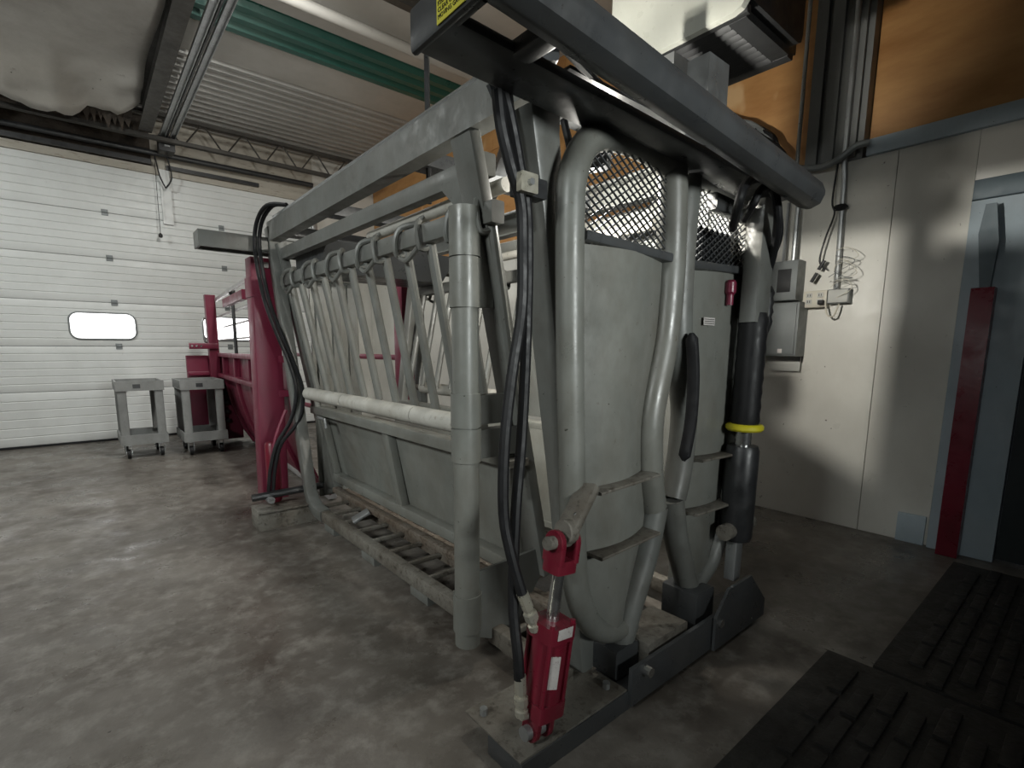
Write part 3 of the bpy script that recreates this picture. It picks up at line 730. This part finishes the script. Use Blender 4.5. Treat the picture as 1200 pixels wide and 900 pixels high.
TUBE('trunnion', 'black', cr, [(2.255, .985, .42), (2.255, .985, .52)], .03, 12)
for X, z in ((2.075, 1.53), (2.265, 1.64)): 
    bm = new(); lathe(bm, (X, 1.035, z), (0, 0, -1), [(0, .014), (.01, .022), (.05, .022), (.06, .014), (.10, .014)], 12); obj('valve_cap', bm, 'red_barn', cr)
bm = new(); lathe(bm, (2.30, .99, 1.52), (0, 0, -1), [(0, .022)] + [(.03 + .02*i, .03 if i % 2 else .036) for i in range(8)] + [(.20, .022)], 12); obj('accumulator', bm, 'black', cr)
TUBE('hydraulic_hose', 'rubber', ch, [(1.93, .97, 1.70), (1.80, .89, 1.745), (1.812, .88, 1.806), (1.886, .88, 1.846), (1.975, .875, 1.852), (2.06, .88, 1.82), (2.11, .885, 1.735), (2.20, .93, 1.64), (2.24, .96, 1.58)], .016, 10, 5)
TUBE('hydraulic_hose', 'rubber', ch, [(2.0, .96, 1.74), (1.93, .90, 1.77), (1.955, .885, 1.825), (2.03, .885, 1.838), (2.10, .89, 1.80), (2.17, .90, 1.70), (2.23, .95, 1.62)], .014, 10, 5)
BAR('link_arm', 'grey_dark', ch, (1.88, 1.03, 1.80), (2.2, 1.03, 1.79), .04, .06)

# rear hoses and lever on the left
for off in (0, .03):
    TUBE('hydraulic_hose', 'rubber', ch, [(1.09, 3.45, 2.15), (1.02+off, 3.62, 2.17), (.985+off, 3.76, 2.08), (.97+off, 3.78, 1.9), (1.0+off, 3.76, 1.6), (1.06+off, 3.72, 1.35), (1.12+off, 3.68, 1.15), (1.15+off*1.5, 3.66, .95), (1.10+off*2, 3.66, .75), (1.0+off, 3.68, .58), (.95+off, 3.69, .40), (.93+off, 3.70, .22)], .0135, 8, 5)
TUBE('hydraulic_hose', 'red_barn', ch, [(1.08, 3.69, .82), (1.0, 3.70, .62), (.965, 3.70, .42), (.95, 3.71, .25)], .012, 8, 5)
bm = new(); lathe(bm, (1.0, 3.80, .142), (0, 0, 1), [(0, .04), (.02, .05), (.42, .05), (.44, .04)], 14); obj('tail_cylinder', bm, 'red', ch, label='short red cylinder on the tail base')
B('tail_base', 'steel_dirty', ch, .83, 1.24, 3.60, 3.78, .0005, .13, .006)
B('tail_plate', 'steel_dirty', ch, .83, 1.24, 3.58, 3.80, .1305, .14, .003)
TUBE('tail_lever', 'black', ch, [(.82, 3.70, .22), (1.30, 3.66, .24)], .026, 10)
TUBE('tail_lever_pin', 'galv', ch, [(.93, 3.63, .20), (.93, 3.77, .20)], .025, 10)

# flood lamp clamped inside the chute top, turned to the right and back: it throws the bars' shadows on the wall
LAMP = Vector((1.58, 1.36, 1.97)); AIM = Vector((.92, .39, .02)).normalized()
lp = thing('work_lamp', 'small black floodlight clamped inside the chute top facing the white wall', 'lamp', (LAMP.x, LAMP.y, 2.0))
BAR('housing', 'black', lp, LAMP - AIM*.07, LAMP - AIM*.01, .15, .11, (0, 0, 1), .012)
BAR('lens', 'lamp_glow', lp, LAMP - AIM*.009, LAMP - AIM*.004, .13, .09, (0, 0, 1), .004)
TUBE('clamp', 'black', lp, [LAMP - AIM*.04 + Vector((0, 0, .05)), LAMP - AIM*.04 + Vector((0, 0, .062))], .012, 8)
pl = bpy.data.lights.new('lamp_light', 'SPOT'); pl.energy = 95; pl.shadow_soft_size = .03; pl.color = (1, .965, .88); pl.spot_size = math.pi; pl.spot_blend = .25
po = bpy.data.objects.new('lamp_light', pl); COL.objects.link(po); po.location = LAMP + AIM*.03
ql = bpy.data.lights.new('lamp_spill', 'POINT'); ql.energy = 15; ql.shadow_soft_size = .03; ql.color = (1, .965, .88)
qo = bpy.data.objects.new('lamp_spill', ql); COL.objects.link(qo); qo.location = LAMP + Vector((-.02, .0, -.12))
po.rotation_euler = AIM.to_track_quat('-Z', 'Y').to_euler()
# ------------------------------------------------------------------ red cattle alley behind the chute
al = thing('cattle_alley', 'magenta-red cattle alley with ribbed side running from the chute to the garage door', 'cattle alley', (1.7, 5.8, 0))
def ax_(y): return 1.17 + (y-4.0)*.062
BAR('entry_post', 'red_barn', al, (1.065, 4.09, .10), (1.088, 4.09, 1.90), .19, .16, (0, -1, 0), .01)
BAR('post_collar', 'red_barn', al, (1.084, 4.09, 1.62), (1.085, 4.09, 1.76), .205, .175, (0, -1, 0), .01)
B('post_clip', 'label_white', al, 1.08, 1.11, 3.998, 4.008, 1.83, 1.87, .002)
def alb(name, mat, y0, z0, y1, z1, w, h, dx=0, **k): return BAR(name, mat, al, (ax_(y0)+dx, y0, z0), (ax_(y1)+dx, y1, z1), w, h, **k)
alb('side_rail', 'red_barn', 4.0, 1.17, 7.6, 1.17, .06, .05)
alb('side_rail', 'red_barn', 4.0, .91, 7.6, .91, .08, .05)
alb('guard_rod', 'rail_silver', 4.0, 1.68, 7.55, 1.66, .02, .03, .05)
alb('guard_rod', 'rail_silver', 4.0, 1.55, 7.55, 1.53, .02, .02, .10)
alb('guard_rod', 'rail_silver', 4.0, 1.36, 7.55, 1.36, .02, .02, .05)
alb('top_rod', 'rail_silver', 4.0, 1.90, 7.35, 1.86, .025, .045)
alb('floor_rail', 'rail_silver', 4.0, .045, 7.3, .045, .07, .06, .33)
bm = new()
prism(bm, [(ax_(4.0)+.05, 4.0, .93), (ax_(7.6)+.05, 7.6, .93), (ax_(7.6)+.05, 7.6, 1.15), (ax_(4.0)+.05, 4.0, 1.15)], (.01, 0, 0)); obj('upper_sheet', bm, 'red_barn', al)
bm = new(); pr = [(.03, .90), (.06, .70), (.12, .45), (.21, .22), (.31, .05)]
ring = [(d, z) for d, z in pr] + [(d+.012, z+.004) for d, z in pr[::-1]]
va = [bm.verts.new((ax_(4.0)+d, 4.0, z)) for d, z in ring]; vb = [bm.verts.new((ax_(7.5)+d, 7.5, z)) for d, z in ring]
n = len(ring); bm.faces.new(va[::-1]); bm.faces.new(vb)
for i in range(n): bm.faces.new((va[i], va[(i+1) % n], vb[(i+1) % n], vb[i]))
obj('lower_sheet', bm, 'red_barn', al)
for y in (4.55, 5.4, 6.25, 7.1):
    alb('upper_rib', 'red_barn', y, 1.16, y, .92, .06, .05, .02, up=(0, -1, 0))
    bm = new(); sweep(bm, [(ax_(y)+d-.01, y, z) for d, z in pr], profile_rect(.05, .05), (0, -1, 0)); obj('lower_rib', bm, 'red_barn', al)
TUBE('latch_rod', 'black', al, [(ax_(6.2)+.02, 6.2, 1.15), (ax_(6.2)+.02, 6.2, 1.82)], .018, 8)
lathe_b = new(); lathe(lathe_b, (ax_(6.2)+.02, 6.2, 1.82), (0, 0, 1), [(0, .02), (.02, .034), (.05, .034), (.07, .02)], 10); obj('knob', lathe_b, 'black', al)
BAR('swing_bar', 'red_barn', al, (1.08, 4.6, 1.69), (1.19, 5.9, 1.71), .05, .08)
ep = BAR('end_post', 'red_barn', al, (1.32, 7.42, .10), (1.32, 7.42, 1.92), .115, .11, (0, -1, 0), .008)
TUBE('end_handle', 'galv', al, [(1.25, 7.38, 1.62), (1.215, 7.36, 1.60), (1.215, 7.36, 1.36), (1.25, 7.38, 1.33)], .012, 8, 3)
BAR('latch_bar', 'red_barn', al, (1.04, 7.34, 1.28), (1.36, 7.34, 1.28), .02, .075, (0, 0, 1), .02)
for X in (1.07, 1.12, 1.17): TUBE('latch_hole_bush', 'chrome', al, [(X, 7.322, 1.28), (X, 7.33, 1.28)], .013, 8)
bm = new(); box(bm, 1.02, 1.62, 7.50, 7.56, .04, 1.16, .006); eg = obj('end_gate', bm, 'red_barn', al)
BAR('gate_rib', 'red_barn', eg, (1.03, 7.48, .93), (1.6, 7.48, .93), .035, .05)
for z in (.30, .42, .54, .66, .78): BAR('step', 'black', eg, (1.33, 7.46, z), (1.45, 7.46, z), .06, .05)
# far side of the alley
BAR('far_post', 'red_barn', al, (2.29, 4.09, .0005), (2.29, 4.09, 1.90), .19, .16, (0, -1, 0), .01)
for z in (.5, 1.17): BAR('far_rail', 'red_barn', al, (2.29, 4.2, z), (2.29, 7.6, z), .05, .05)

# ------------------------------------------------------------------ utility carts
def make_cart(loc, label):
    c = thing('utility_cart', label, 'cart', loc, 'grey utility carts by the garage door')
    x, y, z = loc; W, D = .455, .62
    def tray(name, z0, z1):
        bm = new()
        box(bm, x, x+W, y, y+D, z0, z0+.018, .004)
        for a in ((x, x+W, y, y+.022), (x, x+W, y+D-.022, y+D), (x, x+.022, y+.022, y+D-.022), (x+W-.022, x+W, y+.022, y+D-.022)): box(bm, *a, z0+.018, z1, .005)
        return obj(name, bm, 'cart', c)
    t = tray('top_tray', .775, .885)
    B('grip_slot', 'black', t, x+.16, x+.23, y-.003, y+.001, .805, .85, .0005)
    tray('bottom_tray', .165, .275)
    for lx in (x+.012, x+W-.097):
        for ly in (y+.012, y+D-.072):
            BAR('leg', 'cart', c, (lx+.0425, ly+.03, .27), (lx+.0425, ly+.03, .78), .085, .055, (0, -1, 0), .012)
    for lx in (x+.07, x+W-.07):
        for ly in (y+.07, y+D-.08):
            bm = new(); tube(bm, [(lx-.016, ly, .056), (lx+.016, ly, .056)], .055, 16); w = obj('caster', bm, 'rubber', c)
            bm = new(); box(bm, lx-.030, lx-.024, ly-.022, ly+.022, .05, .15, .002); box(bm, lx+.024, lx+.030, ly-.022, ly+.022, .05, .15, .002); box(bm, lx-.03, lx+.03, ly-.025, ly+.025, .15, .166, .002); obj('caster_fork', bm, 'galv', w)
    return c
c1 = make_cart((.245, 6.95, 0), 'grey two-shelf plastic cart further left with a dark cord on its bottom shelf')
c2 = make_cart((.83, 6.75, 0), 'grey two-shelf plastic cart standing right in front of the red alley')
pts = [(.42, 7.15, .197), (.38, 7.20, .197), (.46, 7.24, .205), (.55, 7.20, .197), (.48, 7.13, .197), (.42, 7.10, .205), (.36, 7.13, .197), (.40, 7.19, .21), (.52, 7.16, .207)]
tag(TUBE('coiled_cord', 'rubber', None, pts, .012, 8, 5), 'dark cord coiled on the bottom shelf of the left cart', 'cord')

# ------------------------------------------------------------------ unit heater over the right of the chute
ht = thing('unit_heater', 'cream boxed unit heater with dark louvred underside hung above the right of the chute', 'heater', (2.65, 1.5, 2.68))
hx0, hx1, hy0, hy1, hz0, hz1 = 2.33, 2.93, 1.17, 1.90, 2.70, 3.35
bm = new()
prism(bm, [(hx0, hy0+.07, hz0), (hx0, hy0+.03, hz0+.012), (hx0, hy0+.008, hz0+.04), (hx0, hy0, hz0+.08), (hx0, hy0, hz1), (hx0, hy1, hz1), (hx0, hy1, hz0)], (.035, 0, 0)); obj('side_panel', bm, 'heater_white', ht)
bm = new(); box(bm, hx0+.036, hx1, hy0+.01, hy1-.01, hz0+.05, hz1, .05); obj('casing', bm, 'heater_dark', ht)
for i in range(9):
    xx = hx0 + .095 + .052*i
    BAR('louvre', 'heater_dark', ht, (xx, hy0+.12, hz0+.010), (xx, hy1-.06, hz0+.010), .036, .008, (.75, 0, .66), .002)
bm = new(); 
for a in ((hx0+.037, hx0+.07, hy0+.02, hy1-.02), (hx1-.07, hx1-.002, hy0+.05, hy1-.02)): box(bm, *a, hz0, hz0+.035, .008)
box(bm, hx0+.07, hx1-.07, hy0+.04, hy0+.12, hz0, hz0+.035, .008); box(bm, hx0+.07, hx1-.07, hy1-.06, hy1-.02, hz0, hz0+.035, .008); obj('grille_frame', bm, 'heater_dark', ht)
B('vent_box', 'black', ht, hx1+.001, hx1+.20, hy0+.12, hy0+.30, hz0+.12, hz0+.36, .01)
for y in (hy0+.12, hy1-.12): TUBE('hanger', 'joist', ht, [(2.6, y, hz1), (2.6, y, 4.30)], .012, 6)

# ------------------------------------------------------------------ electrical gear on the right wall
XW = 4.10
sb = thing('switch_box', 'small dark grey switch box with black window above the larger box on the wall', 'electrical box', (XW, 1.60, 1.7))
B('body', 'box_grey', sb, XW-.14, XW-.001, 1.50, 1.68, 1.60, 1.88, .01)
B('window', 'black', sb, XW-.145, XW-.1405, 1.54, 1.63, 1.66, 1.82, .002)
TUBE('conduit', 'galv', sb, [(XW-.07, 1.56, 1.88), (XW-.05, 1.565, 2.49)], .018, 10)
TUBE('conduit', 'galv', sb, [(XW-.07, 1.63, 1.88), (XW-.04, 1.635, 2.30)], .012, 8)
bx = thing('breaker_box', 'larger grey metal electrical box with hanging pale cover below the switch box', 'electrical box', (XW, 1.6, 1.3))
B('body', 'box_grey', bx, XW-.16, XW-.001, 1.46, 1.76, 1.20, 1.585, .012)
B('door', 'box_grey', bx, XW-.168, XW-.1605, 1.475, 1.745, 1.215, 1.57, .003)
B('sticker', 'label_white', bx, XW-.171, XW-.1685, 1.55, 1.58, 1.225, 1.255, .001)
bm = new(); prism(bm, [(XW-.03, 1.72, 1.20), (XW-.03, 1.47, 1.20), (XW-.03, 1.47, 1.09), (XW-.03, 1.67, 1.09)], (.012, 0, 0)); obj('cover', bm, 'cover_light', bx)
ob = thing('outlet_box', 'ivory double outlet box with plugged cords at the end of the wall conduit', 'outlet', (XW, 1.36, 1.55))
B('body', 'outlet', ob, XW-.07, XW-.001, 1.325, 1.475, 1.545, 1.66, .006)
for y in (1.435, 1.365):
    for z in (1.585, 1.628):
        r_ = B('receptacle', 'cover_light', ob, XW-.075, XW-.0705, y-.018, y+.018, z-.016, z+.016, .003)
        B('slot', 'ink', r_, XW-.077, XW-.0755, y-.009, y-.005, z-.007, z+.008, .0002); B('slot', 'ink', r_, XW-.077, XW-.0755, y+.005, y+.009, z-.007, z+.008, .0002)
B('plug', 'rubber', ob, XW-.115, XW-.078, 1.335, 1.365, 1.56, 1.59, .006)
jb = thing('junction_box', 'plain grey junction box right of the ivory outlets', 'electrical box', (XW, 1.26, 1.6))
B('body', 'box_grey', jb, XW-.07, XW-.001, 1.195, 1.320, 1.565, 1.66, .006)
B('cover_plate', 'cover_light', jb, XW-.075, XW-.0705, 1.20, 1.315, 1.57, 1.655, .003)
tag(TUBE('wall_conduit', 'galv', None, [(XW-.05, 1.31, 4.3), (XW-.05, 1.305, 2.5), (XW-.03, 1.30, 2.4), (XW-.03, 1.285, 1.665)], .017, 10), 'galvanised conduit running down the grey post to the outlet box', 'conduit')
tag(TUBE('corner_conduit', 'galv', None, [(XW-.05, 1.60, 4.3), (XW-.05, 1.60, 2.51)], .014, 8), 'thin bright conduit on the left edge of the grey post', 'conduit')
tag(TUBE('sagging_wall_cable', 'box_grey', None, [(XW-.04, 1.62, 2.53), (XW-.06, 1.45, 2.49), (XW-.09, 1.33, 2.50), (XW-.08, 1.24, 2.56), (XW-.06, 1.17, 2.57)], .022, 10, 5), 'thick grey cable crossing the foot of the grey post', 'cable')
wi = thing('tangled_wires', 'tangle of thin loose wires tied to the conduit above the outlets', 'wires', (XW-.05, 1.3, 2.0))
rw = random.Random(11)
TUBE('wire', 'rubber', wi, [(XW-.05, 1.34, 2.50), (XW-.06, 1.35, 2.25), (XW-.06, 1.33, 2.16), (XW-.07, 1.37, 2.0), (XW-.07, 1.39, 1.86), (XW-.07, 1.35, 1.80)], .006, 6, 5)
TUBE('tie', 'rubber', wi, [(XW-.052, 1.30 + .035*math.cos(a), 2.2 + .012*math.sin(a)) for a in [math.pi*k/4 for k in range(8)]], .012, 6)
for k in range(7):
    y0 = 1.30; z0 = 1.92 - .035*k
    pts = [(XW-.055, y0, z0), (XW-.09, y0 - .05 - .07*rw.random(), z0 + .04*rw.uniform(-1, 1)), (XW-.10, y0 - .10 - .05*rw.random(), z0 - .06), (XW-.07, y0 - .02, z0 - .10*rw.random() - .05), (XW-.06, y0 + .05*rw.uniform(-1, 1), z0 - .14)]
    TUBE('wire', ('outlet', 'box_grey', 'cover_light')[k % 3], wi, pts, .0022, 5, 5)
for y, z in ((1.36, 1.86), (1.40, 1.78)): BAR('plug', 'rubber', wi, (XW-.07, y, z), (XW-.075, y + .03, z - .06), .022, .022)
TUBE('loop', 'outlet', wi, [(XW-.06, 1.33, 1.56), (XW-.08, 1.31, 1.49), (XW-.08, 1.27, 1.48), (XW-.06, 1.25, 1.56)], .006, 6, 5)
cb = thing('cable_bundle', 'sagging black cable bundle along the plywood left of the grey post', 'cables', (XW-.1, 2.2, 2.8))
for k in range(6):
    o3 = .03*math.sin(k*2.1); o4 = .03*math.cos(k*1.7)
    TUBE('cable', 'rubber' if k % 3 else 'box_grey', cb, [(XW-.12+o4, 3.4, 3.40+o3), (XW-.12+o4, 2.6, 3.28+o3), (XW-.12+o3, 2.34, 3.17+o4), (XW-.12+o4, 2.12, 3.0+o3), (XW-.12+o3, 1.92, 2.88+o4), (XW-.12+o4, 1.76, 2.75+o3), (XW-.12+o3, 1.70+o3*.5, 2.66), (XW-.12, 1.69-.01*k, 2.58), (XW-.10, 1.70-.01*k, 2.54)], .014, 8, 4)
for k in range(4):
    y = 1.75 + .12*k
    TUBE('tie_end', 'rubber', cb, [(XW-.14, y, 2.88+.6*(y-1.92)), (XW-.15, y-.02, 2.80+.6*(y-1.92)), (XW-.13, y+.03, 2.70+.6*(y-1.92))], .004, 5, 3)
tag(B('wall_bracket', 'box_grey', None, XW-.03, XW-.001, 1.72, 1.95, 2.02, 2.13, .004), 'flat grey bracket plate on the white wall behind the cylinder', 'bracket')

# red post with slate blade beside the doorway
rp = thing('red_post', 'dark red square post standing against the wall beside the blue doorway', 'post', (4.02, .545, 0))
B('shaft', 'red', rp, 3.965, 4.055, .475, .575, .0005, 1.60, .008)
bm = new(); prism(bm, [(4.0, .50, 1.601), (4.0, .545, 1.601), (4.0, .58, 1.9), (4.0, .565, 2.06), (4.0, .52, 2.06), (4.0, .49, 1.85)], (.03, 0, 0)); obj('slate_blade', bm, 'blue_dark', rp)

# ribbed rubber mats on the dark floor at lower right
def make_mat(loc, rot, w, d, label, pitch=.075):
    t = thing('rubber_mat', label, 'mat', loc, 'rubber mats on the floor')
    c, s = math.cos(rot), math.sin(rot)
    def G(x, y, z): return (loc[0] + x*c - y*s, loc[1] + x*s + y*c, z)
    bm = new(); prism(bm, [G(0, 0, .001), G(w, 0, .001), G(w, d, .001), G(0, d, .001)], (0, 0, .018)); obj('base', bm, 'mat', t)
    bm = new(); n = int(d/pitch)
    for k in range(n):
        y = pitch*(k+.5)
        for j in range(int(w/.22)):
            x = .01 + .22*j + (.11 if k % 2 else 0)
            if x + .19 < w: bar(bm, G(x, y, .024), G(x+.19, y, .024), pitch*.62, .014, (0, 0, 1), .004)
    obj('tread', bm, 'mat', t, kind='stuff')
    return t
make_mat((2.30, -1.25, 0), .0, 1.55, 1.72, 'black ribbed rubber mat lying before the doorway at lower right')
make_mat((1.0, -.80, 0), .0, 1.28, 1.42, 'black ribbed rubber mat lying in front of the head gate at the bottom')
